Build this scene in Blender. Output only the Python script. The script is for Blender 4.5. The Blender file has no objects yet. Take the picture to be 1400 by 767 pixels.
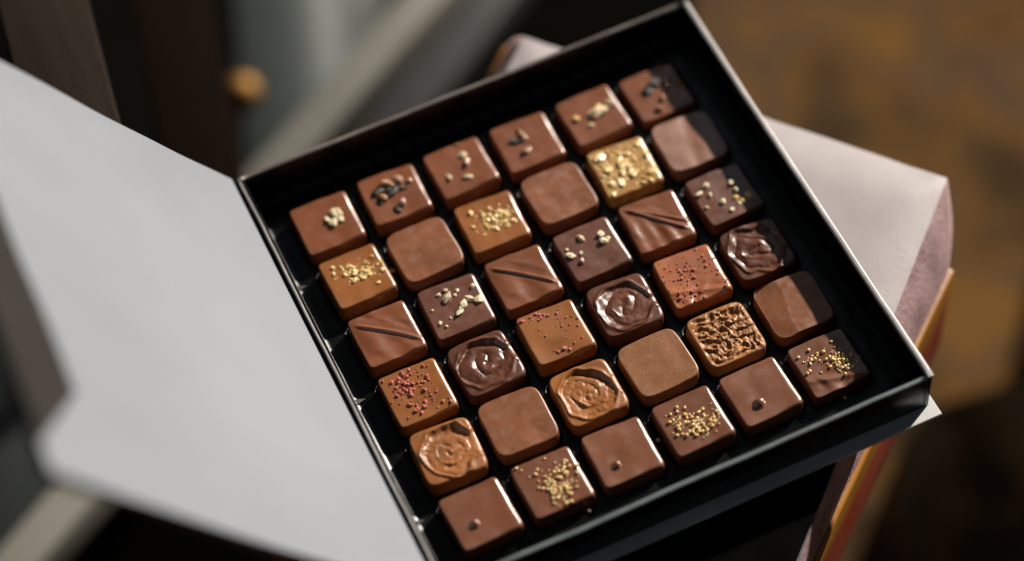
import bpy, bmesh, math, random
from mathutils import Vector, Matrix, noise
S = 0.031                      # one pitch of the chocolate grid in metres; shapes below are written in pitches
C = bpy.context.scene.collection
sc = bpy.context.scene
R = Matrix(((0.9060186526, -0.4200541742, -0.0518140119), (0.3766782907, 0.7444622593, 0.5512616529), (-0.1929861820, -0.5189705534, 0.8327219813)))
CAM = Vector((-7.44181883, -17.70800986, 29.22399047))
F = 3600.0
def at(px, py, z):
    """point on the level z seen at a pixel of the photograph"""
    d = R.transposed() @ Vector(((px - 700) / F, -(py - 383.5) / F, -1.0))
    return CAM + d * ((z - CAM.z) / d.z)

# ------------------------------------------------------------------ materials
def new_mat(name):
    m = bpy.data.materials.new(name); m.use_nodes = True
    nt = m.node_tree
    return m, nt, nt.nodes['Principled BSDF']
def simple(name, col, rough=.5, var=.12, scale=30, bump=.0, bscale=200, spec=.5, coat=0, metal=0, sss=0, col2=None, sheen=0, detail=4, coat_r=.28, aniso=None, speck=0, gl=.09):
    col = tuple(c * .80 for c in col); col2 = tuple(c * .80 for c in col2) if col2 else None
    m, nt, b = new_mat(name)
    tc = nt.nodes.new('ShaderNodeTexCoord')
    mp = nt.nodes.new('ShaderNodeMapping'); nt.links.new(tc.outputs['Object'], mp.inputs[0])
    if aniso: mp.inputs['Scale'].default_value = aniso
    info = nt.nodes.new('ShaderNodeObjectInfo')
    n = nt.nodes.new('ShaderNodeTexNoise'); n.noise_dimensions = '4D'
    n.inputs['Scale'].default_value = scale; n.inputs['Detail'].default_value = detail
    mul = nt.nodes.new('ShaderNodeMath'); mul.operation = 'MULTIPLY'; mul.inputs[1].default_value = 37
    nt.links.new(info.outputs['Random'], mul.inputs[0]); nt.links.new(mul.outputs[0], n.inputs['W'])
    nt.links.new(mp.outputs[0], n.inputs['Vector'])
    cr = nt.nodes.new('ShaderNodeValToRGB')
    c2 = col2 or tuple(c * (1 - var * 2) for c in col)
    c1 = col if col2 else tuple(min(1, c * (1 + var)) for c in col)
    cr.color_ramp.elements[0].position = .32; cr.color_ramp.elements[0].color = (*c2, 1)
    cr.color_ramp.elements[1].position = .68; cr.color_ramp.elements[1].color = (*c1, 1)
    nt.links.new(n.outputs[0], cr.inputs[0]); nt.links.new(cr.outputs[0], b.inputs['Base Color'])
    b.inputs['Metallic'].default_value = metal
    if speck:
        vo = nt.nodes.new('ShaderNodeTexVoronoi'); vo.inputs['Scale'].default_value = 900; nt.links.new(mp.outputs[0], vo.inputs['Vector'])
        lt = nt.nodes.new('ShaderNodeMath'); lt.operation = 'LESS_THAN'; lt.inputs[1].default_value = .20; nt.links.new(vo.outputs['Distance'], lt.inputs[0])
        n4 = nt.nodes.new('ShaderNodeTexNoise'); n4.inputs['Scale'].default_value = 130; nt.links.new(mp.outputs[0], n4.inputs['Vector'])
        g4 = nt.nodes.new('ShaderNodeMapRange'); g4.inputs[1].default_value = .50; g4.inputs[2].default_value = .68; g4.inputs[4].default_value = speck; nt.links.new(n4.outputs[0], g4.inputs[0])
        m4 = nt.nodes.new('ShaderNodeMath'); m4.operation = 'MULTIPLY'; nt.links.new(lt.outputs[0], m4.inputs[0]); nt.links.new(g4.outputs[0], m4.inputs[1])
        mx = nt.nodes.new('ShaderNodeMixRGB'); nt.links.new(m4.outputs[0], mx.inputs[0]); nt.links.new(cr.outputs[0], mx.inputs[1]); mx.inputs[2].default_value = (*[min(1, c * 1.6 + .10) for c in col], 1)
        nt.links.new(mx.outputs[0], b.inputs['Base Color'])
    b.inputs['Specular IOR Level'].default_value = spec
    b.inputs['Coat Weight'].default_value = coat; b.inputs['Coat Roughness'].default_value = coat_r
    b.inputs['Sheen Weight'].default_value = sheen
    if sss:
        b.inputs['Subsurface Weight'].default_value = sss
        b.inputs['Subsurface Radius'].default_value = (1, .35, .12)
        b.inputs['Subsurface Scale'].default_value = .0022
    mr = nt.nodes.new('ShaderNodeMapRange'); mr.inputs[3].default_value = max(.02, rough - gl); mr.inputs[4].default_value = rough + gl; mr.inputs[1].default_value = .3; mr.inputs[2].default_value = .7
    n2 = nt.nodes.new('ShaderNodeTexNoise'); n2.inputs['Scale'].default_value = scale * 3; n2.inputs['Detail'].default_value = 6
    nt.links.new(mp.outputs[0], n2.inputs['Vector']); nt.links.new(n2.outputs[0], mr.inputs[0]); nt.links.new(mr.outputs[0], b.inputs['Roughness'])
    if bump:
        n3 = nt.nodes.new('ShaderNodeTexNoise'); n3.inputs['Scale'].default_value = bscale; n3.inputs['Detail'].default_value = 5
        nt.links.new(mp.outputs[0], n3.inputs['Vector'])
        bp = nt.nodes.new('ShaderNodeBump'); bp.inputs['Strength'].default_value = bump; bp.inputs['Distance'].default_value = .0006
        nt.links.new(n3.outputs[0], bp.inputs['Height']); nt.links.new(bp.outputs[0], b.inputs['Normal'])
    return m
M = {
 'milk': simple('milk_chocolate', (.255, .080, .030), .32, .10, 60, .10, 300, .8, .45),
 'milk_matt': simple('matt_milk_chocolate', (.28, .099, .040), .38, .12, 90, .12, 500, .7, .1, speck=.5, gl=.12),
 'dark': simple('dark_chocolate', (.140, .044, .021), .36, .12, 60, .10, 300, .6, .22),
 'brown': simple('brown_chocolate', (.165, .055, .028), .36, .12, 60, .10, 300, .8, .4),
 'caramel': simple('caramel_chocolate', (.355, .125, .032), .28, .14, 50, .08, 300, .8, .5, sss=.10),
 'caramel_deep': simple('deep_caramel_chocolate', (.38, .137, .036), .42, .16, 60, .10, 300, .45, .12, sss=.05),
 'cream': simple('cream_flake', (.90, .72, .44), .4, .15, 300, .4, 900, .5, sss=.4),
 'pale': simple('pale_green_flake', (1.05, .88, .60), .35, .15, 300, .4, 900, .6, sss=.35),
 'gold': simple('gold_sugar', (1.1, .68, .21), .24, .2, 300, .3, 900, .8, .6, sss=.35),
 'bead': simple('gold_bead', (1.22, .80, .36), .18, .15, 300, .1, 900, .8, .7, sss=.4),
 'nib': simple('caramel_nib', (.50, .22, .07), .28, .2, 200, .3, 700, .6, .5),
 'pinkn': simple('toffee_nib', (.62, .36, .24), .3, .2, 200, .3, 700, .6, .5),
 'darkn': simple('dark_nib', (.03, .016, .010), .4, .2, 200, .3, 700),
 'red': simple('raspberry_crumb', (.72, .16, .12), .45, .25, 300, .4, 900),
 'tray': simple('black_plastic', (.003, .0031, .0033), .28, .2, 20, .04, 120, .3),
 'black': simple('black_card', (.004, .004, .0042), .30, .2, 20, .10, 500, .35),
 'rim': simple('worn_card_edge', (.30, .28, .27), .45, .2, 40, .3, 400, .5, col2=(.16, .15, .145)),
 'glint_grey': simple('grey_glint', (.10, .09, .085), .45, .2, 60, .10, 300, .4, col2=(.06, .05, .045)),  # tone of the sun glints on the tray
 'rimsky': simple('sky_reflection_edge', (.20, .235, .245), .38, .2, 60, .2, 400, .6, .3, col2=(.11, .135, .14)),  # sky reflection on the black front edge, put into the colour
 'rimsunlit': simple('sunlit_card_edge', (.50, .47, .46), .4, .2, 60, .3, 400, .5, .2, col2=(.30, .27, .26)),  # sunlight on the right edge put into a paler colour
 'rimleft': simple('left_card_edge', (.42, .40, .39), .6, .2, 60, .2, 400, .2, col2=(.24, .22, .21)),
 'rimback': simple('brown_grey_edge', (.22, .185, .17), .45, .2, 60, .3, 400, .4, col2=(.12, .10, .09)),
 'paper': simple('white_lining_paper', (.270, .290, .326), .6, .06, 7, .05, 150, .3),
 'shade_grey': simple('shade_grey', (.021, .018, .014), .7, .06, 10, .1, 300, .2),  # shadow tone for the band on the lid
 'lip': simple('base_board_paper', (.70, .69, .69), .5, .08, 20, .1, 300, .3),
 'leather': simple('mauve_grey_leather', (.49, .435, .45), .40, .10, 14, .12, 520, .5, col2=(.50, .44, .44)),
 'leather_side': simple('mauve_leather', (.52, .34, .35), .5, .18, 60, .8, 450, .4),
 'tan': simple('tan_wood', (.42, .17, .022), .35, .18, 12, .2, 200, .5, .2, aniso=(1, 1, 8)),
 'redwood': simple('red_brown_wood', (.30, .050, .020), .4, .25, 14, .2, 200, .5, .1),
 'shadow_sheet': simple('shadow_black', (.004, .004, .004), 1, .2, 60, .2, 600, 0),  # shadow of the box as a black surface
 'oldwood': simple('dark_weathered_wood', (.028, .020, .014), .8, .3, 10, .5, 150, .08, col2=(.018, .010, .006), aniso=(12, 1.2, 12)),
 'oldwood2': simple('dark_brown_wood', (.009, .005, .0025), .9, .3, 10, .3, 150, .03, col2=(.008, .004, .002), aniso=(8, 1.2, 8)),
 'metal': simple('pale_painted_metal', (.24, .235, .20), .5, .1, 6, .1, 100, .4),
 'metal2': simple('grey_painted_metal', (.05, .05, .05), .5, .2, 6, .1, 100, .4),
 'brass': simple('amber_highlight', (.34, .18, .06), .66, .1, 20, .0, 100, .5, metal=1),  # only for the ball added as the amber highlight
}

# ------------------------------------------------------------------ helpers
def link(name, verts, faces, m, parent=None, smooth=True, loc=(0, 0, 0)):
    me = bpy.data.meshes.new(name)
    me.from_pydata([Vector(v) * S for v in verts], [], faces); me.update()
    me.materials.append(m)
    if smooth:
        for p in me.polygons: p.use_smooth = True
    o = bpy.data.objects.new(name, me); C.objects.link(o)
    o.location = Vector(loc) * S
    if parent: o.parent = parent
    return o
def tag(o, label=None, cat=None, group=None, kind=None):
    if label: o['label'] = label
    if cat: o['category'] = cat
    if group: o['group'] = group
    if kind: o['kind'] = kind
    return o
def empty(name, loc=(0, 0, 0), rz=0):
    o = bpy.data.objects.new(name, None); C.objects.link(o); o.empty_display_size = .01
    o.location = Vector(loc) * S; o.rotation_euler = (0, 0, rz); return o
def bevel(o, w, seg=3):
    b = o.modifiers.new('bevel', 'BEVEL'); b.width = w * S; b.segments = seg; b.limit_method = 'ANGLE'; b.angle_limit = math.radians(35)
    return o
def boxv(x0, x1, y0, y1, z0, z1):
    v = [(x0, y0, z0), (x1, y0, z0), (x1, y1, z0), (x0, y1, z0), (x0, y0, z1), (x1, y0, z1), (x1, y1, z1), (x0, y1, z1)]
    return v, [(0, 3, 2, 1), (4, 5, 6, 7), (0, 1, 5, 4), (1, 2, 6, 5), (2, 3, 7, 6), (3, 0, 4, 7)]
def box(name, b, m, parent=None, bev=.02, loc=(0, 0, 0)):
    v, f = boxv(*b); o = link(name, v, f, m, parent, True, loc)
    return bevel(o, bev) if bev else o
def slab(name, top, bot, m, parent=None, bev=.03, seg=3):
    """prism between two polygons with as many corners, counter-clockwise from above"""
    n = len(top); v = [tuple(p) for p in bot] + [tuple(p) for p in top]
    f = [tuple(range(n - 1, -1, -1)), tuple(range(n, 2 * n))] + [(i, (i + 1) % n, n + (i + 1) % n, n + i) for i in range(n)]
    o = link(name, v, f, m, parent, True)
    return bevel(o, bev, seg) if bev else o
def ccw(pts):
    a = sum(pts[i][0] * pts[(i + 1) % len(pts)][1] - pts[(i + 1) % len(pts)][0] * pts[i][1] for i in range(len(pts)))
    return pts if a > 0 else pts[::-1]
def fbm(x, y, z, o=3): return noise.fractal(Vector((x, y, z)), 1.0, 2.0, o)
def sst(a, b, x):
    t = max(0, min(1, (x - a) / (b - a))); return t * t * (3 - 2 * t)

# ------------------------------------------------------------------ the chocolate box
XL, XR, YF, YB = -3.40, 3.42, -3.47, 3.47
RIM, BOT = .35, -.36
bx = empty('chocolate_box', (0, 0, BOT))
tag(bx, 'open black gift box with its white lined lid raised, holding thirty-six chocolates', 'box')
def inbox(o): o.location.z -= BOT * S; return o
T = .075
inbox(box('base_board', (XL - .03, XR + .10, YF - .19, YB + .06, BOT - .05, BOT), M['lip'], bx, .015))
w = []
for nm, b in (('side_wall', (XL, XL + T, YF, YB, BOT, RIM)), ('side_wall', (XR - T, XR, YF, YB, BOT, RIM + .02)),
              ('side_wall', (XL + T, XR - T, YF, YF + T, BOT, RIM - .002)), ('side_wall', (XL + T, XR - T, YB - T, YB, BOT, RIM - .002))):
    w.append(inbox(box(nm, b, M['black'], bx, .012)))
def rim(b, parent, m):
    """paper edge along the top of a wall, a little wavy"""
    x0, x1, y0, y1 = b; alongx = (x1 - x0) > (y1 - y0); n = 60; v = []; f = []
    for i in range(n + 1):
        t = i / n
        wob = .010 * fbm(t * 7, x0 * 3.1, y0, 3)
        for k, (a, z) in enumerate(((0, -.012), (0, .008), (.25, .016), (.75, .016), (1, .008), (1, -.012))):
            if alongx: v.append((x0 + (x1 - x0) * t, y0 + (y1 - y0) * a + wob, RIM + z + wob * .4))
            else: v.append((x0 + (x1 - x0) * a + wob, y0 + (y1 - y0) * t, RIM + z + wob * .4))
    for i in range(n):
        for k in range(5): f.append((i * 6 + k, i * 6 + k + 1, i * 6 + k + 7, i * 6 + k + 6))
    f += [(0, 1, 2, 3, 4, 5), tuple(n * 6 + k for k in (5, 4, 3, 2, 1, 0))]
    o = link('rim', v, f, m, parent)
    return o
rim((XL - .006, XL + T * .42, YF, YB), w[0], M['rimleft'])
rim((XR - T * .95, XR + .012, YF, YB), w[1], M['rimsunlit']).location.z = .02 * S
rim((XL + T * .7, XR - T * .9, YF - .008, YF + T * .72), w[2], M['rimsky'])
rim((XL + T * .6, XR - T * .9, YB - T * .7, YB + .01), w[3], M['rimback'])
# spine strip and the lid, hinged at the rim
inbox(box('spine', (XL - .07, XL - .022, YF - .03, YB + .04, BOT, RIM - .03), M['black'], bx, .01))
LT = math.radians(58); LL = 7.2; LY0, LY1 = YF - .05, YB + .05
def lidpt(s, y, n):           # s along the lid from the hinge, n out of its inner face
    bow = .05 * math.sin(math.pi * s / LL)
    n = n - bow
    A = LT + .026 * (y - LY0) / (LY1 - LY0)
    return (XL - .05 - s * math.cos(A) + n * math.sin(A), y, RIM - .01 + s * math.sin(A) + n * math.cos(A))
def lid_sheet(name, s0, s1, y0, y1, n0, n1, m, parent, outline=None):
    N, K = 40, 40; v = []; f = []
    for side, n in ((0, n1), (1, n0)):
        for i in range(N + 1):
            for j in range(K + 1):
                s = s0 + (s1 - s0) * i / N; y = y0 + (y1 - y0) * j / K
                if outline: s, y = outline(i / N, j / K)
                v.append(lidpt(s, y, n + .035 * sst(0, 1.2, s) * fbm(s * .35 + 3, y * .5, 2, 2)))
    o = (N + 1) * (K + 1)
    for i in range(N):
        for j in range(K):
            a = i * (K + 1) + j
            f.append((a, a + 1, a + K + 2, a + K + 1)); f.append((o + a, o + a + K + 1, o + a + K + 2, o + a + 1))
    ring = [i * (K + 1) for i in range(N + 1)] + [N * (K + 1) + j for j in range(1, K + 1)] + [i * (K + 1) + K for i in range(N - 1, -1, -1)] + [j for j in range(K - 1, 0, -1)]
    for a, b in zip(ring, ring[1:] + ring[:1]): f.append((a, b, o + b, o + a)[::-1])
    ob = link(name, v, f, m, parent)
    md = ob.modifiers.new('es', 'EDGE_SPLIT'); md.split_angle = math.radians(40)
    return ob
lid = inbox(lid_sheet('lid', 0, LL, LY0, LY1, -.10, -.012, M['black'], bx))
lid_sheet('lining', .03, LL - .02, LY0 + .02, LY1 - .02, -.010, 0, M['paper'], lid)
# thin dark sheet as the shadow band along the lid's far edge, end slanted
def shade_outline(a, b):
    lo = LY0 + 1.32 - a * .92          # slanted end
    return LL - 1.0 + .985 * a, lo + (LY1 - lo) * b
lid_sheet('shade_band', 0, 0, 0, 0, .004, .03, M['shade_grey'], lid, shade_outline)

# ------------------------------------------------------------------ the tray with its wells
def tray():
    x0, x1, y0, y1 = XL + T + .01, XR - T - .01, YF + T + .01, YB - T - .01
    N = 380; K = 390; v = []; f = []
    for i in range(N + 1):
        for j in range(K + 1):
            x = x0 + (x1 - x0) * i / N; y = y0 + (y1 - y0) * j / K
            z = -.215
            u, w_ = x + 2.5, y + 2.5
            iu, iw = round(u), round(w_)
            if 0 <= iu <= 5 and 0 <= iw <= 5:
                a, b = abs(u - iu), abs(w_ - iw)
                d = (a ** 7 + b ** 7) ** (1 / 7)
                z += .018 * math.exp(-((d - .475) / .012) ** 2) * .4 - .09 * (1 - sst(.425, .462, d))
            e = min(x - x0, x1 - x, y - y0, y1 - y)
            z += .05 * (1 - sst(0, .12, e))
            z += .006 * fbm(x * 1.3, y * 1.3, 5, 2)
            v.append((x, y, z))
    for i in range(N):
        for j in range(K):
            a = i * (K + 1) + j; f.append((a, a + K + 1, a + K + 2, a + 1))
    n0 = len(v); ring = [i * (K + 1) for i in range(N + 1)] + [N * (K + 1) + j for j in range(1, K + 1)] + [i * (K + 1) + K for i in range(N - 1, -1, -1)] + [j for j in range(K - 1, 0, -1)]
    for r in ring: v.append((v[r][0], v[r][1], BOT + .01))
    L = len(ring)
    for i in range(L): f.append((ring[i], n0 + i, n0 + (i + 1) % L, ring[(i + 1) % L]))
    o = link('tray', v, f, M['tray'])
    tag(o, 'glossy black plastic tray with square wells lining the open box', 'tray')
    for (px, py) in ((410, 395), (490, 550), (571, 716)):  # small grey wedges added as glints of sun along the left edge
        p = at(px, py, -.17)
        x, y = p.x - .02, p.y
        tv = [(x - .09, y - .05, -.185), (x + .13, y + .02, -.20), (x - .09, y + .09, -.185), (x - .09, y - .05, -.165), (x + .13, y + .02, -.19), (x - .09, y + .09, -.165)]
        link('glint_patch', tv, [(0, 2, 1), (3, 4, 5), (0, 1, 4, 3), (1, 2, 5, 4), (2, 0, 3, 5)], M['glint_grey'], o, False)
    return o
tray()

# ------------------------------------------------------------------ chocolates
BASE = -.335
def rho(th, p, hw):
    c, s = abs(math.cos(th)), abs(math.sin(th)); return hw / ((c ** p + s ** p) ** (1 / p))
def choc_mesh(name, kind, seed, m, parent=None, loc=(0, 0, 0), H=None):
    rnd = random.Random(seed)
    p, hw, bev0, draft = {k_: (6.4, .428, .012, .012) for k_ in ('round', 'fold', 'facet')}.get(kind, (16, .411, .016, .016))
    H = -BASE; NA, NR = 176, 46
    rough = kind in ('swirl', 'swirl_dark', 'wrinkle')
    if rough: p, hw = 7.5, .415
    ox, oy = rnd.uniform(-50, 50), rnd.uniform(-50, 50)
    ph = rnd.uniform(0, 6.28); turn = rnd.choice((1, 1, -1)); cxs, cys = rnd.uniform(-.03, .03), rnd.uniform(-.03, .03)
    dipa = math.radians(62 + rnd.uniform(-12, 12))
    def top(x, y):
        h = .010 * fbm(x * 2.2 + ox, y * 2.2 + oy, seed * .7, 2)
        h += .0012 * fbm(x * 7 + ox, y * 7 + oy, 3, 2)
        if kind == 'diag' or kind == 'diag2':
            # a string of chocolate laid from corner to corner, with a trough beside it
            a = math.radians(-40); nx, ny = -math.sin(a), math.cos(a)
            d = x * nx + y * ny + .018 * math.sin((x - y) * 3 + ph) - .02
            t = x * math.cos(a) + y * math.sin(a)
            g = sst(.50, .36, abs(t)) if abs(t) > .36 else 1
            h += g * (.024 * math.exp(-(d / (.026 if d > 0 else .017)) ** 2) - .005 * math.exp(-((d + .04) / .02) ** 2) * sst(.25, .0, abs(t + .08)))
            h += .014 * math.exp(-((d - .16) / .05) ** 2) * fbm(x * 3 + ox, y * 3, 1, 2)
            if d < -.03: h += .010 * math.sin(11 * (t + .6 * d) + ph) * sst(-.03, -.15, d) * sst(-.42, -.3, d) if d > -.45 else 0
            if kind == 'diag2': h += .018 * math.exp(-((d - .07 - .12 * t) / .018) ** 2) * g + .006 * math.sin(20 * (t + d)) * sst(0, -.15, d)
        elif kind in ('swirl', 'swirl_dark'):
            wx = x - cxs + .075 * fbm(x * 3.4 + ox, y * 3.4, 1, 2); wy = y - cys + .075 * fbm(x * 3.4 + ox, y * 3.4 + 9, 8, 2)
            r = math.hypot(wx, wy); t = math.atan2(wy, wx)
            q = r * (5.0 if kind == 'swirl_dark' else 7.2) * 1.0 - turn * t / (2 * math.pi) + ph
            q += .22 * fbm(x * 5 + ox, y * 5 + oy, 4, 2)
            fr = q - math.floor(q)
            ridge = (abs(2 * fr - 1)) ** .55 * -1 + 1 if kind == 'x' else math.sin(math.pi * fr) ** .7
            edge = sst(.40, .31, r) if r > .31 else 1
            amp = .65 + .7 * fbm(x * 3 + ox, y * 3 + oy, 11, 1)
            h += edge * ((.032 if kind == 'swirl_dark' else .024) * ridge * amp - .026)
            h += .022 * math.exp(-((r - .37) / .028) ** 2)
            da = math.cos(t - dipa); da = max(0, da) ** 1.5
            h -= .042 * da * math.exp(-((r - .30) / .062) ** 2)
            h += .012 * math.exp(-((r - .17) / .02) ** 2) * max(0, math.cos(t - dipa - 3))
            h += (.005 if kind == 'swirl_dark' else .011) * abs(fbm(x * 9 + ox, y * 9 + oy, 2, 2)) * edge
        elif kind == 'wrinkle':
            wx = x * 3.4 + .8 * fbm(x * 4 + ox, y * 4, 1, 2); wy = y * 7 + .8 * fbm(x * 4 + ox, y * 4, 7, 2)
            r = abs(fbm(wx + ox, wy, 0, 2)); r2 = abs(fbm(x * 9 + ox, y * 6 + oy, 0, 2))
            g = sst(.40, .33, max(abs(x), abs(y))) if max(abs(x), abs(y)) > .33 else 1
            h += g * (.036 * (1 - min(1, r * 3.2)) + .014 * (1 - min(1, r2 * 3)) - .025)
            h -= .04 * math.exp(-((x - .22) / .06) ** 2 - ((y - .27) / .05) ** 2)
        elif kind == 'fold':
            d = x - .02 - .18 * y
            h += -.010 * math.exp(-(d / .09) ** 2) + (.07 * min(0, x + .05 + .1 * y) if False else 0) - .035 * max(0, d) + .02 * max(0, -d)
        elif kind == 'facet':
            h -= .16 * max(0, -.10 - x + .05 * math.sin(5 * y))
        elif kind == 'drape':
            h += .020 * math.exp(-((y + x * .3 + .26) / .05) ** 2) + .007 * math.sin(14 * x + 6 * fbm(x * 2 + ox, y * 2, 0, 2)) * sst(-.05, -.3, y)
        return h
    v = []; f = []; rings = []
    fz = [(i / NR) for i in range(1, NR + 1)]
    v.append((0, 0, H + top(0, 0)))
    def bvl(th):
        return bev0 + (.060 if kind not in ('round', 'fold', 'facet') else .015) * max(0, math.cos(th)) ** .8
    def ring(fn):
        s = len(v)
        for a in range(NA): v.append(fn(2 * math.pi * (a + .5) / NA))
        rings.append(s)
    def outl(th):
        return rho(th, p, hw) * (1 + .014 * fbm(math.cos(th) * 1.4 + ox, math.sin(th) * 1.4, seed, 2))
    for t in fz:
        def fn(th, t=t):
            rr = (outl(th) - bvl(th)) * t
            x, y = rr * math.cos(th), rr * math.sin(th)
            return (x, y, H + top(x, y))
        ring(fn)
    for k in range(1, 7):
        g = math.pi / 2 * k / 6
        def fn(th, g=g):
            o_ = outl(th); bev = bvl(th); rr = o_ - bev + bev * math.sin(g); x, y = rr * math.cos(th), rr * math.sin(th)
            ri = o_ - bev; z0 = H + top(ri * math.cos(th), ri * math.sin(th)) * (math.cos(g))
            return (x, y, z0 - min(bev, .047) * (1 - math.cos(g)))
        ring(fn)
    for k in range(1, 9):
        t = k / 8
        def fn(th, t=t):
            o_ = outl(th) + draft * t + .007 * fbm(math.cos(th) * 3 + ox, math.sin(th) * 3, t * 2.2, 2) + (.018 * (1 - abs((t - .93) / .07)) if t > .86 else 0)
            return (o_ * math.cos(th), o_ * math.sin(th), (H - min(bvl(th), .047)) * (1 - t))
        ring(fn)
    for a in range(NA): f.append((0, rings[0] + a, rings[0] + (a + 1) % NA))
    for r0, r1 in zip(rings, rings[1:]):
        for a in range(NA): f.append((r0 + a, r1 + a, r1 + (a + 1) % NA, r0 + (a + 1) % NA))
    f.append(tuple(rings[-1] + a for a in range(NA - 1, -1, -1)))
    o = link(name, v, f, m, parent, True, loc)
    return o, (lambda x, y: H + top(x, y))

# toppings: a handful of shared meshes of each kind
def bit_mesh(name, m, seed, flat=.6, lump=.35, sub=2):
    bm = bmesh.new(); bmesh.ops.create_icosphere(bm, subdivisions=sub, radius=1)
    for vv in bm.verts:
        c = vv.co; k = 1 + lump * noise.noise(c * 1.3 + Vector((seed * 7.1, 0, 0))); vv.co = c * k; vv.co.z *= flat
    me = bpy.data.meshes.new(name); bm.to_mesh(me); bm.free(); me.materials.append(m)
    for p_ in me.polygons: p_.use_smooth = lump < .2
    return me
BITS = {}
def bits(kind, mat, n=4, **kw):
    if (kind, mat) not in BITS: BITS[(kind, mat)] = [bit_mesh(kind, M[mat], i + len(BITS) * 11, **kw) for i in range(n)]
    return BITS[(kind, mat)]
STY = {'cream': ('cream_flake', 'cream', dict(flat=.45, lump=.5)), 'pale': ('pale_flake', 'pale', dict(flat=.6, lump=.7, sub=1)),
       'gold': ('gold_flake', 'gold', dict(flat=.38, lump=.7, sub=1)), 'bead': ('sugar_bead', 'bead', dict(flat=.95, lump=.12)),
       'nib': ('caramel_nib', 'nib', dict(flat=.8, lump=.4)), 'pink': ('toffee_nib', 'pinkn', dict(flat=.7, lump=.4)),
       'darkn': ('cocoa_nib', 'darkn', dict(flat=.5, lump=.9)), 'red': ('raspberry_crumb', 'red', dict(flat=.7, lump=.8, sub=1))}
def put(parent, hfun, kind, x, y, r, rnd, stretch=1.0):
    nm, mt, kw = STY[kind]
    o = bpy.data.objects.new(nm, rnd.choice(bits(nm, mt, 5, **kw))); C.objects.link(o); o.parent = parent
    o.location = Vector((x, y, hfun(x, y) + r * kw['flat'] * .45)) * S
    o.scale = (r * S * stretch, r * S / stretch, r * S)
    o.rotation_euler = (rnd.uniform(-.3, .3), rnd.uniform(-.3, .3), rnd.uniform(0, 6.28))
def cluster(rnd, n, spec, lim=.37):
    """spec: list of (cx, cy, sx, sy, weight)"""
    out = []; tries = 0
    while len(out) < n and tries < n * 60:
        tries += 1
        c = rnd.choices(spec, [s[4] for s in spec])[0]
        if c[2] < 0: x, y = rnd.uniform(-lim, lim), rnd.uniform(-lim, lim)
        else: x, y = rnd.gauss(c[0], c[2]), rnd.gauss(c[1], c[3])
        if abs(x) < lim and abs(y) < lim and all((x - a) ** 2 + (y - b) ** 2 > .00055 for a, b in out): out.append((x, y))
    return out

G = {'flake': 'chocolates topped with loose flakes or nibs', 'goldc': 'caramel chocolates topped with gold flakes', 'round': 'plain round-cornered chocolates',
     'diag': 'chocolates with a diagonal ridge', 'green': 'brown chocolates topped with pale flakes', 'red': 'caramel chocolates topped with red crumbs',
     'swirl': 'chocolates with a swirled top', 'swc': 'caramel coloured chocolates with a worked top', 'peak': 'plain chocolates with one raised peak', 'bead': 'chocolates topped with gold beads'}
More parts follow.
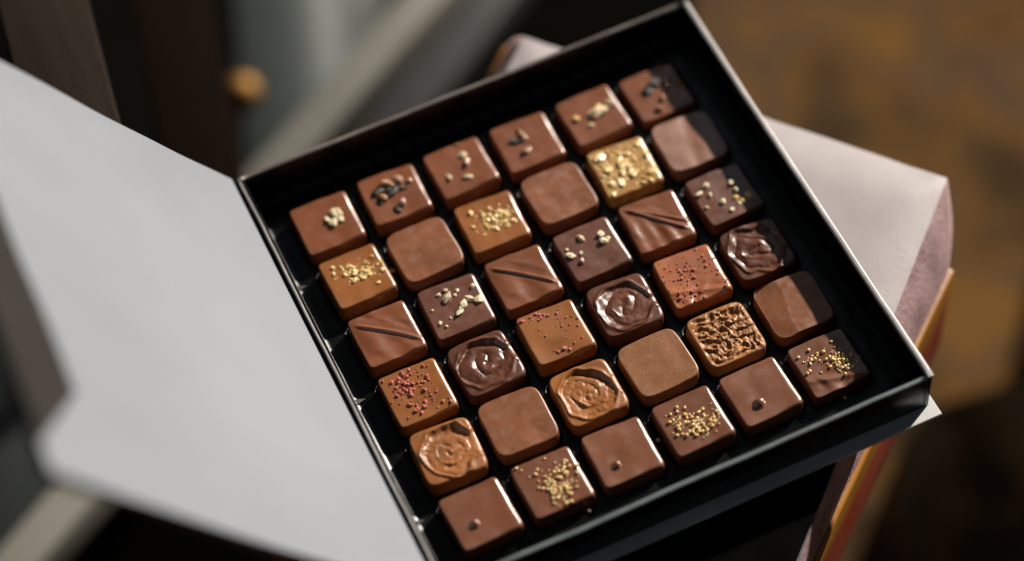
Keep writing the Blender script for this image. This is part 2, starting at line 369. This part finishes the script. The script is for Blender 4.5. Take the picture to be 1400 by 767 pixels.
# (row from the back, column from the hinge): kind, material, topping (explicit pixels or cluster), group, label
SPEC = {
 (0,0): ('plain','milk',[('cream',460,291,8.5),('cream',456,303,7),('cream',447,299,4.5),('cream',466,298,5)],'flake','milk chocolate square with a clump of cream flakes, in the back corner beside the lid'),
 (0,1): ('plain','milk',[('nib',526.5,252,6.5),('nib',536,254,4),('pink',544,246,6.5),('nib',524.5,271,6),('pink',551,277,5.5),('nib',560,247,3.5),('darkn',514,265,6),('darkn',519,259,5),('darkn',536,263,7),('darkn',529,262,6),('darkn',521,277,4),('darkn',544,285,5),('darkn',551,257,4)],'flake','milk chocolate topped with orange, pink and black nibs, second in the back row'),
 (0,2): ('plain','milk',[('cream',633,213,6),('pink',639,222,5),('cream',614,242.6,5.2),('cream',641,242.6,5.2),('nib',626,198,2)],'flake','milk chocolate square with three small tan flakes in a triangle, third in the back row'),
 (0,3): ('plain','milk',[('nib',712,184,4.5),('pink',716,188,5),('darkn',704,193,5),('pink',719,206,5.5),('nib',709,178,3),('pink',724,202,3)],'flake','milk chocolate square with one black and two pinkish crumbs, fourth in the back row'),
 (0,4): ('plain','milk',[('cream',814,154,9.5),('cream',832,141,6.5),('cream',825,150,7),('gold',786,160,5.5),('cream',807,170,4.5),('gold',820,146,6)],'flake','milk chocolate with a big bright clump of cream flakes, fifth in the back row'),
 (0,5): ('plain','milk',[('nib',902,89,4),('pink',911,104,7),('nib',913,112,5),('nib',927,109,5),('darkn',886,121,6),('darkn',899,108,7),('nib',902,146,4.5),('darkn',893,112,6),('nib',906,131,4)],'flake','mostly shaded milk chocolate with brown nibs, in the back corner at the right'),
 (1,0): ('plain','caramel',('gold',75,[(.10,.02,.14,.08,5),(-.08,.14,.09,.06,2),(0,0,.2,.2,.6)],.011,.042),'goldc','caramel coloured square with scattered gold flakes towards its right edge, beside the lid'),
 (1,1): ('round','milk_matt',None,'round','smooth round-cornered matt milk chocolate, second from the lid in the second row'),
 (1,2): ('plain','caramel',('gold',90,[(.08,0,.13,.07,4),(.0,.05,.14,.10,1.5)],.011,.042),'goldc','caramel coloured square with a heap of gold flakes, third in the second row'),
 (1,3): ('round','milk_matt',None,'round','smooth round-cornered matt milk chocolate, just left of the fully gold-covered square'),
 (1,4): ('plain','goldtop',('gold',100,[(-.03,.03,.17,.15,1),(0,0,-1,0,.6)],.018,.066),'goldc','caramel coloured square whose whole top is covered in gold flakes'),
 (1,5): ('fold','sheen',None,'round','pale sheened round-cornered chocolate by the right wall, second from the back'),
 (2,0): ('diag','milk',None,'diag','chocolate with a single diagonal ridge, in the column next to the lid'),
 (2,1): ('plain','brown',[('pale',609.5,407,7),('pale',608,396,3.5),('pale',624,396,3.3),('pale',645,390,4),('pale',642,407,5.5),('pale',654,407,6),('pale',634,415,7),('pale',628,426,5.5),('pale',599,403,3),('pale',591,424,2.2),('pale',602,441,3),('pale',611,445,2.5),('pale',616,433,2),('pale',621,402,2.5),('pale',629,421,5)],'green','dark brown square with many pale green flakes, second from the lid in the third row'),
 (2,2): ('diag','milk',None,'diag','chocolate with a crisp diagonal ridge at the centre of the box, third from the lid'),
 (2,3): ('plain','brown',[('pale',794,325,5.5),('pale',826,330,6.5),('pale',823,320,5),('pale',831,325,4),('pale',780,348,5.5),('pale',794,345,3),('pale',775,340,2.2),('pink',795,356,4)],'green','brown square with two pairs of pale flakes, directly left of the folded ridge chocolate'),
 (2,4): ('diag2','milk',None,'diag','chocolate with two crossing diagonal ridges and a rippled front, fifth from the lid'),
 (2,5): ('plain','brown',[('pale',965,254,5.5),('pale',955,264,5),('pale',970,266,4),('pale',987,275,5),('pale',1000,249,5),('pale',1006,259,4.5),('gold',1006,270,4.5),('pale',1000,287,3.5),('gold',1015,274,4),('gold',1023,266,6),('pale',965,283,3),('nib',1032,273,3),('gold',1011,277,3)],'green','brown square with round pale flakes along its right side, next to the right wall'),
 (3,0): ('plain','caramel',('red',98,[(.02,.06,.16,.16,3),(-.15,.1,.1,.12,2),(.05,-.2,.16,.07,1)],.010,.032),'red','caramel square most thickly sprinkled with red crumbs, in the column next to the lid'),
 (3,1): ('swirl_dark','dark',None,'swirl','dark glossy chocolate with a rose swirl, second from the lid'),
 (3,2): ('plain','caramel',('red',40,[(-.1,.31,.18,.03,2),(.16,.08,.08,.14,2),(-.1,0,.25,.2,1.2),(.05,-.3,.2,.03,1)],.010,.030),'red','caramel square with a sparse edging of red crumbs, third from the lid'),
 (3,3): ('swirl_dark','dark',None,'swirl','dark glossy chocolate with a round crater swirl, in the middle of the fourth row'),
 (3,4): ('drape','caramel_red',('red',90,[(0,0,-1,0,3),(-.1,.05,.2,.16,2)],.009,.025),'red','caramel square with evenly spread red crumbs and a rippled front edge'),
 (3,5): ('swirl_dark','dark',None,'swirl','dark swirled chocolate half in shade against the right wall'),
 (4,0): ('swirl','caramel_deep',None,'swc','golden caramel chocolate with a rose swirl, in the column next to the lid'),
 (4,1): ('round','milk_matt',None,'round','smooth brown round-cornered chocolate in the fifth row, between the two golden swirls'),
 (4,2): ('swirl','caramel_deep',None,'swc','golden caramel chocolate with a fine lined swirl, third from the lid'),
 (4,3): ('round','caramel_matt',None,'round','tan round-cornered chocolate with a dusty speckled top, fourth from the lid'),
 (4,4): ('wrinkle','bark',None,'swc','golden caramel chocolate with a wrinkled bark-like top'),
 (4,5): ('facet','milk_matt',None,'round','brown round-cornered chocolate by the right wall, just behind the front corner chocolate'),
 (5,0): ('plain','brownm',[('peak',647,718,6.5)],'peak','plain chocolate with one small peak, nearest the lid in the front row'),
 (5,1): ('plain','brownm',('bead',92,[(.03,-.12,.09,.11,4),(-.05,.1,.16,.14,2),(.15,.05,.08,.08,1)],.010,.026),'bead','chocolate with gold beads heaped towards its front, second in the front row'),
 (5,2): ('plain','milkp',[('peak',842,636,6)],'peak','plain chocolate with one small peak, between the two left gold-beaded chocolates of the front row'),
 (5,3): ('plain','brownm',('bead',95,[(-.14,.08,.12,.10,3),(.05,-.08,.14,.08,4),(.2,-.12,.08,.09,1)],.010,.028),'bead','chocolate with a broad diagonal band of gold beads, fourth in the front row'),
 (5,4): ('plain','milkp',[('peak',1037,552,7.5)],'peak','plain chocolate with a peak and three tiny pits, fifth in the front row'),
 (5,5): ('drape','brownm',('bead',82,[(.13,-.06,.09,.10,5),(-.16,.14,.10,.10,1.5),(.3,-.1,.04,.1,1)],.009,.026),'bead','chocolate with gold beads bunched on its right half, in the front right corner'),
}
M['goldtop'] = simple('gold_dusted_caramel', (.62, .36, .10), .34, .3, 300, .5, 700, .8, .5, col2=(.40, .16, .04))
M['sheen'] = simple('sheened_milk_chocolate', (.30, .125, .075), .40, .08, 50, .05, 300, 1, .6, coat_r=.42)
M['bark'] = simple('bark_caramel', (.42, .18, .060), .46, .12, 60, .10, 300, .4, .0, sss=.1)
M['caramel_red'] = simple('reddened_caramel', (.46, .150, .058), .28, .16, 60, .08, 300, .8, .6, sss=.1)
M['brownm'] = simple('front_row_chocolate', (.208, .072, .033), .33, .08, 50, .08, 300, .8, .35)
M['milkp'] = simple('plain_milk_chocolate', (.245, .089, .041), .32, .08, 50, .08, 300, .8, .45, speck=.3, gl=.12)
M['caramel_matt'] = simple('dusty_tan_chocolate', (.30, .118, .042), .42, .07, 260, .12, 800, .6, .1, speck=.9)
def peak(parent, hf, x, y, r, m, rnd):
    v = []; f = []; NA = 20; K = 9
    for k in range(K + 1):
        t = k / K
        rr = r * (.5 * (1 - t) ** 4 + .85 * math.sqrt(max(0, 1 - t ** 3))) if k < K else .001
        for a in range(NA):
            th = 2 * math.pi * a / NA
            v.append((x + rr * math.cos(th) + r * .5 * t, y + rr * math.sin(th) + r * .25 * t, hf(x, y) - .006 + r * .95 * t))
    for k in range(K):
        for a in range(NA): f.append((k * NA + a, k * NA + (a + 1) % NA, (k + 1) * NA + (a + 1) % NA, (k + 1) * NA + a))
    f.append(tuple(K * NA + a for a in range(NA)))
    link('peak', v, f, m, parent)
PX = {}
for (row, col), (kind, mt, tops, grp, label) in SPEC.items():
    rnd = random.Random(row * 17 + col * 5 + 3)
    x, y = col - 2.5 + rnd.uniform(-.012, .012), 2.5 - row + rnd.uniform(-.012, .012)
    rz = math.radians(rnd.uniform(-2.4, 2.4))
    zb = BASE + rnd.uniform(-.02, .015) - (.05 if (row, col) == (0, 5) else 0)
    seed = row * 6 + col + 1
    if tops is None:
        o, hf = choc_mesh('chocolate', kind, seed, M[mt]); o.location = Vector((x, y, zb)) * S; o.rotation_euler.z = rz
        o.rotation_euler.x = rnd.uniform(-.02, .02); o.rotation_euler.y = rnd.uniform(-.02, .02)
        tag(o, label, 'chocolate', G[grp]); continue
    e = empty('chocolate', (x, y, zb), rz); e.rotation_euler.x = rnd.uniform(-.02, .02); e.rotation_euler.y = rnd.uniform(-.02, .02); tag(e, label, 'chocolate', G[grp])
    sh, hf = choc_mesh('shell', kind, seed, M[mt], e)
    if isinstance(tops, list):
        for k, px, py, r in tops:
            w_ = at(px, py, 0.01); lx, ly = w_.x - x, w_.y - y
            lx, ly = max(-.4, min(.4, lx)), max(-.4, min(.4, ly))
            if k == 'peak': peak(e, hf, lx, ly, r / 100, M[mt], rnd)
            else: put(e, hf, k, lx, ly, r / 100, rnd, rnd.uniform(.9, 1.35))
    else:
        k, n, spec, r0, r1 = tops
        for lx, ly in cluster(rnd, n, spec, .385):
            put(e, hf, k, lx, ly, rnd.uniform(r0, r1) if False else r0 + (r1 - r0) * rnd.random() ** (1.5 if k == 'bead' else 2.0), rnd, rnd.uniform(.85, 1.25))
            
rnd = random.Random(5)
for k, px, py, rr in (('bead', 900, 603, 3), ('bead', 966, 618, 3.2), ('gold', 537, 372, 4), ('red', 660, 549, 2.2), ('gold', 640, 272, 3), ('bead', 806, 700, 2.4), ('gold', 528, 425, 2.5), ('bead', 1155, 545, 2.2)):
    w_ = at(px, py, -.23); nm, mt2, kw = STY[k]
    o = bpy.data.objects.new('fallen_crumb', bits(nm, mt2, 5, **kw)[1]); C.objects.link(o)
    o.location = Vector((w_.x, w_.y, -.205)) * S; o.scale = (rr / 100 * S,) * 3
    tag(o, {'bead': 'tiny gold bead fallen between chocolates in the front of the black tray', 'gold': 'small gold flake fallen in the black tray near the lid side', 'red': 'small red crumb fallen in the black tray beside the dark swirl'}[k], 'crumb', 'crumbs fallen in the black tray' + (' ' + {'bead': 'at the front', 'gold': 'at the back left', 'red': 'in the middle'}[k]))

# ------------------------------------------------------------------ the stool the box rests on
Z0 = BOT - .055
st = empty('stool', (2, -1.5, -14)); OFF = Vector((2, -1.5, -14))
tag(st, 'low stool with pale mauve leather cushion and tan edging under the chocolate box', 'stool')
def stool_part(name, top, bot, m, bev, seg=4):
    o = slab(name, top, bot, m, st, bev, seg); o.location = -OFF * S; return o
A_, B_ = at(716, 44, Z0), at(1296, 238, Z0)
Cc = at(1090, 767, Z0); dirBC = (Cc - B_).normalized(); dirAB = (B_ - A_).normalized()
C_ = B_ + dirBC * 8.4; D_ = A_ + dirBC * 8.4
ZM = -1.35
b1, b2 = at(1297, 372, ZM), at(1110, 767, ZM)
Bb = b1; Cb = b1 + (b2 - b1).normalized() * 8.6
Ab = at(692, 66, ZM); Db = Ab + dirBC * 8.4
cush_top = [A_, D_, C_, B_]; cush_bot = [Ab, Db, Cb, Bb]
# cushion as a soft sheet of top + skirt
def cushion():
    N = 60; v = []; f = []
    def P(u, w_, lvl):
        q = [a.lerp(b, lvl) for a, b in zip(cush_top, cush_bot)]
        return q[0].lerp(q[1], w_).lerp(q[3].lerp(q[2], w_), u)
    for i in range(N + 1):
        for j in range(N + 1):
            u, w_ = i / N, j / N
            p = P(u, w_, 0); e = min(u, 1 - u, w_, 1 - w_) * 8
            z = p.z - .10 * max(0, 1 - e / .95) ** 2.2 + .008 * fbm(p.x * 1.2, p.y * 1.2, 3, 3)
            z = min(z, Z0 - .002)
            v.append((p.x, p.y, z))
    for i in range(N):
        for j in range(N):
            a = i * (N + 1) + j; f.append((a, a + 1, a + N + 2, a + N + 1))
    return v, f, N, P
v, f, N, P = cushion()
o = link('cushion_top', v, [q[::-1] for q in f] if False else f, M['leather'], st); o.location = -OFF * S
ringuv = [(0, j / N) for j in range(N)] + [(i / N, 1) for i in range(N)] + [(1, 1 - j / N) for j in range(N)] + [(1 - i / N, 0) for i in range(N)]
v2 = []; f2 = []; L = len(ringuv); K = 10
for k in range(K + 1):
    lv = k / K
    for (u, w_) in ringuv:
        p = P(u, w_, lv); c = P(.5, .5, lv); d = (p - c).normalized()
        bulge = .07 * math.sin(math.pi * min(1, lv * 1.0)) + .012 * fbm(p.x * 1.5, p.y * 1.5, lv * 2, 2)
        v2.append((p.x + d.x * bulge, p.y + d.y * bulge, p.z - .10 * (1 - lv)))
for k in range(K):
    for i in range(L): f2.append((k * L + i, (k + 1) * L + i, (k + 1) * L + (i + 1) % L, k * L + (i + 1) % L))
o = link('cushion_side', v2, f2, M['leather_side'], st); o.location = -OFF * S
def ins(poly, d, dz):
    c = sum(poly, Vector()) / len(poly); return [p + (c - p).normalized() * d + Vector((0, 0, dz)) for p in poly]
stool_part('edging', ins(cush_bot, -.10, .0), ins(cush_bot, -.10, -.60), M['tan'], .05)
stool_part('frame', ins(cush_bot, -.08, -.61), ins(cush_bot, -.06, -1.9), M['redwood'], .08)
for q in ins(cush_bot, 2.4, -1.9):
    o = box('leg', (q.x - .45, q.x + .45, q.y - .45, q.y + .45, -14, q.z), M['redwood'], st, .08); o.location = -OFF * S
# black sheet as the box's shadow on the near half of the cushion
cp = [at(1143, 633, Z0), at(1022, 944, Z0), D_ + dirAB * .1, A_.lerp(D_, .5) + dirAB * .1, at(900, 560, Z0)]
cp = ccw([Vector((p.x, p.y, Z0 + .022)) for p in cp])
cl = slab('shadow_sheet', cp, [p - Vector((0, 0, .02)) for p in cp], M['shadow_sheet'], None, .008)
tag(cl, 'black sheet on the stool cushion as the shadow under the front of the chocolate box', 'shadow_sheet')

# ------------------------------------------------------------------ setting
def blotch(name, cols, scale, rough=.6, seed=0, spec=.0):
    m, nt, b = new_mat(name)
    tc = nt.nodes.new('ShaderNodeTexCoord'); n = nt.nodes.new('ShaderNodeTexNoise'); n.noise_dimensions = '4D'
    n.inputs['Scale'].default_value = scale; n.inputs['Detail'].default_value = 3; n.inputs['W'].default_value = seed
    nt.links.new(tc.outputs['Object'], n.inputs['Vector'])
    cr = nt.nodes.new('ShaderNodeValToRGB'); e = cr.color_ramp.elements
    for i, (p, c) in enumerate(cols):
        el = e[i] if i < 2 else e.new(p); el.position = p; el.color = (*[q * .8 for q in c], 1)
    nt.links.new(n.outputs[0], cr.inputs[0]); nt.links.new(cr.outputs[0], b.inputs['Base Color']); b.inputs['Roughness'].default_value = rough; b.inputs['Specular IOR Level'].default_value = spec
    return m
M['floor'] = blotch('brown_floor', [(.36, (.045, .027, .015)), (.45, (.085, .052, .026)), (.52, (.165, .082, .026)), (.57, (.100, .066, .042)), (.65, (.19, .095, .028))], 12.0, 1, 3.3)
M['floor_shade'] = blotch('dark_floor_shade', [(.38, (.006, .004, .0025)), (.5, (.020, .012, .006)), (.58, (.016, .012, .009)), (.68, (.036, .017, .006))], 14.0, 1, 1.2)  # darker floor tones for the fading light
M['glass'] = blotch('grey_green_glass', [(.35, (.030, .040, .040)), (.55, (.040, .052, .052)), (.7, (.055, .060, .055))], 5.0, .6, 6, .4)
M['darkfloor'] = simple('black_floor', (.004, .0035, .003), 1, .3, 6, 0, spec=.0)
def sheet(name, pts, z, th, m, kind='structure', label=None, cat=None, bev=.0):
    top = ccw([at(px, py, z) for px, py in pts]); bot = [p - Vector((0, 0, th)) for p in top]
    o = slab(name, top, bot, m, None, bev)
    if kind: o['kind'] = kind
    return tag(o, label, cat)
ZF = -14
fl = link('floor', [(-200, -200, ZF), (200, -200, ZF), (200, 200, ZF), (-200, 200, ZF)], [(0, 1, 2, 3)], M['floor'], None, False); fl['kind'] = 'structure'
sheet('dark_floor', [(-900, -900), (1080, -900), (900, 300), (900, 1600), (-900, 1600)], ZF + .3, .25, M['darkfloor'])
sheet('floor_shade', [(1180, 760), (1260, 560), (1390, 520), (1470, 200), (1600, -200), (2600, -200), (2600, 2200), (1100, 2200)], ZF + .3, .2, M['floor_shade'], None, 'dark mottled sheet on the floor at the right, put where the light falls off', 'floor_shade')  # dark sheet added where the light fades over the floor
sheet('glass_panel', [(300, -300), (640, -300), (500, 60), (300, 420), (-150, 1160), (-700, 1100), (-300, 500), (345, 330)], -9, .2, M['glass'], None, 'blurred grey-green glass panel behind the lid and box', 'glass panel')
def rail(p0, p1, w0, z, m, label):
    a, b = at(*p0, z), at(*p1, z); d = (b - a).normalized(); n = Vector((-d.y, d.x, 0)) * w0 / 2
    top = ccw([a + n, b + n, b - n, a - n]); o = slab('metal_rail', top, [p - Vector((0, 0, .8)) for p in top], m, None, .1)
    tag(o, label, 'rail', 'metal rails beside the glass panel')
rail((640, -80), (310, 300), .75, -8, M['metal'], 'blurred pale metal rail running diagonally behind the back wall of the box')
rail((170, 590), (-120, 930), .75, -8, M['metal'], 'blurred pale metal rail showing below the lower corner of the lid')
rail((740, -120), (500, 210), 1.1, -11, M['metal2'], 'blurred dim grey rail between the pale rail and the stool corner')
ob = bpy.data.objects.new('amber_knob', bit_mesh('amber_knob', M['brass'], 2, 1, .02, 3)); C.objects.link(ob)  # ball added to make the amber highlight on the glass
ob.location = at(331, 128, -8.5) * S; ob.scale = (.36 * S,) * 3
tag(ob, 'small amber ball added for the orange reflection on the glass panel', 'highlight_ball')
for pts, z, th, m, lab in (([(-14, -30), (112, -30), (170, 190), (230, 420), (100, 420)], 1.2, .5, 'oldwood', 'weathered dark wooden board with visible grain, at the far left behind the lid'),
                           ([(176, -30), (280, -30), (322, 180), (345, 330), (240, 330)], -4.0, .5, 'oldwood2', 'blurred dark brown wooden board between the grained board and the glass panel')):
    sheet('wooden_board', pts, z, th, M[m], None, lab, 'board', .05)['group'] = 'wooden boards behind the lid'

# ------------------------------------------------------------------ light
wd = bpy.data.worlds.new('World'); sc.world = wd; wd.use_nodes = True
bg = wd.node_tree.nodes['Background']; bg.inputs[0].default_value = (.75, .88, 1, 1); bg.inputs[1].default_value = .026
def aim(o, d): o.rotation_euler = Vector(d).to_track_quat('-Z', 'Y').to_euler()
sd = Vector((1, .52, .55)).normalized()
sl = bpy.data.lights.new('sun', 'SUN'); sl.energy = 5.0; sl.angle = math.radians(1.6); sl.color = (1, .93, .83)
so = bpy.data.objects.new('sun', sl); C.objects.link(so); so.location = sd * 2; aim(so, -sd)
al = bpy.data.lights.new('window_light', 'AREA'); al.shape = 'RECTANGLE'; al.size = 1.0; al.size_y = .8; al.energy = .32; al.color = (.86, .94, 1)
ao = bpy.data.objects.new('window_light', al); C.objects.link(ao); ao.location = (.65, .85, 1.0); aim(ao, Vector((0, 0, 0)) - ao.location)

# ------------------------------------------------------------------ camera
cd = bpy.data.cameras.new('camera'); cam = bpy.data.objects.new('camera', cd); C.objects.link(cam)
cam.matrix_world = Matrix.Translation(CAM * S) @ R.transposed().to_4x4()
cd.sensor_width = 36; cd.lens = F / 1400 * 36; cd.clip_start = .05; cd.clip_end = 60
cd.dof.use_dof = True
foc = Vector((.3, -1.1, 0)); depth = -(R @ (foc - CAM)).z
cd.dof.focus_distance = depth * S; cd.dof.aperture_fstop = 2.3; cd.dof.aperture_blades = 0
sc.camera = cam
sc.view_settings.view_transform = 'Standard'; sc.view_settings.look = 'None'; sc.view_settings.exposure = .66; sc.view_settings.gamma = 1
sc.cycles.use_denoising = True
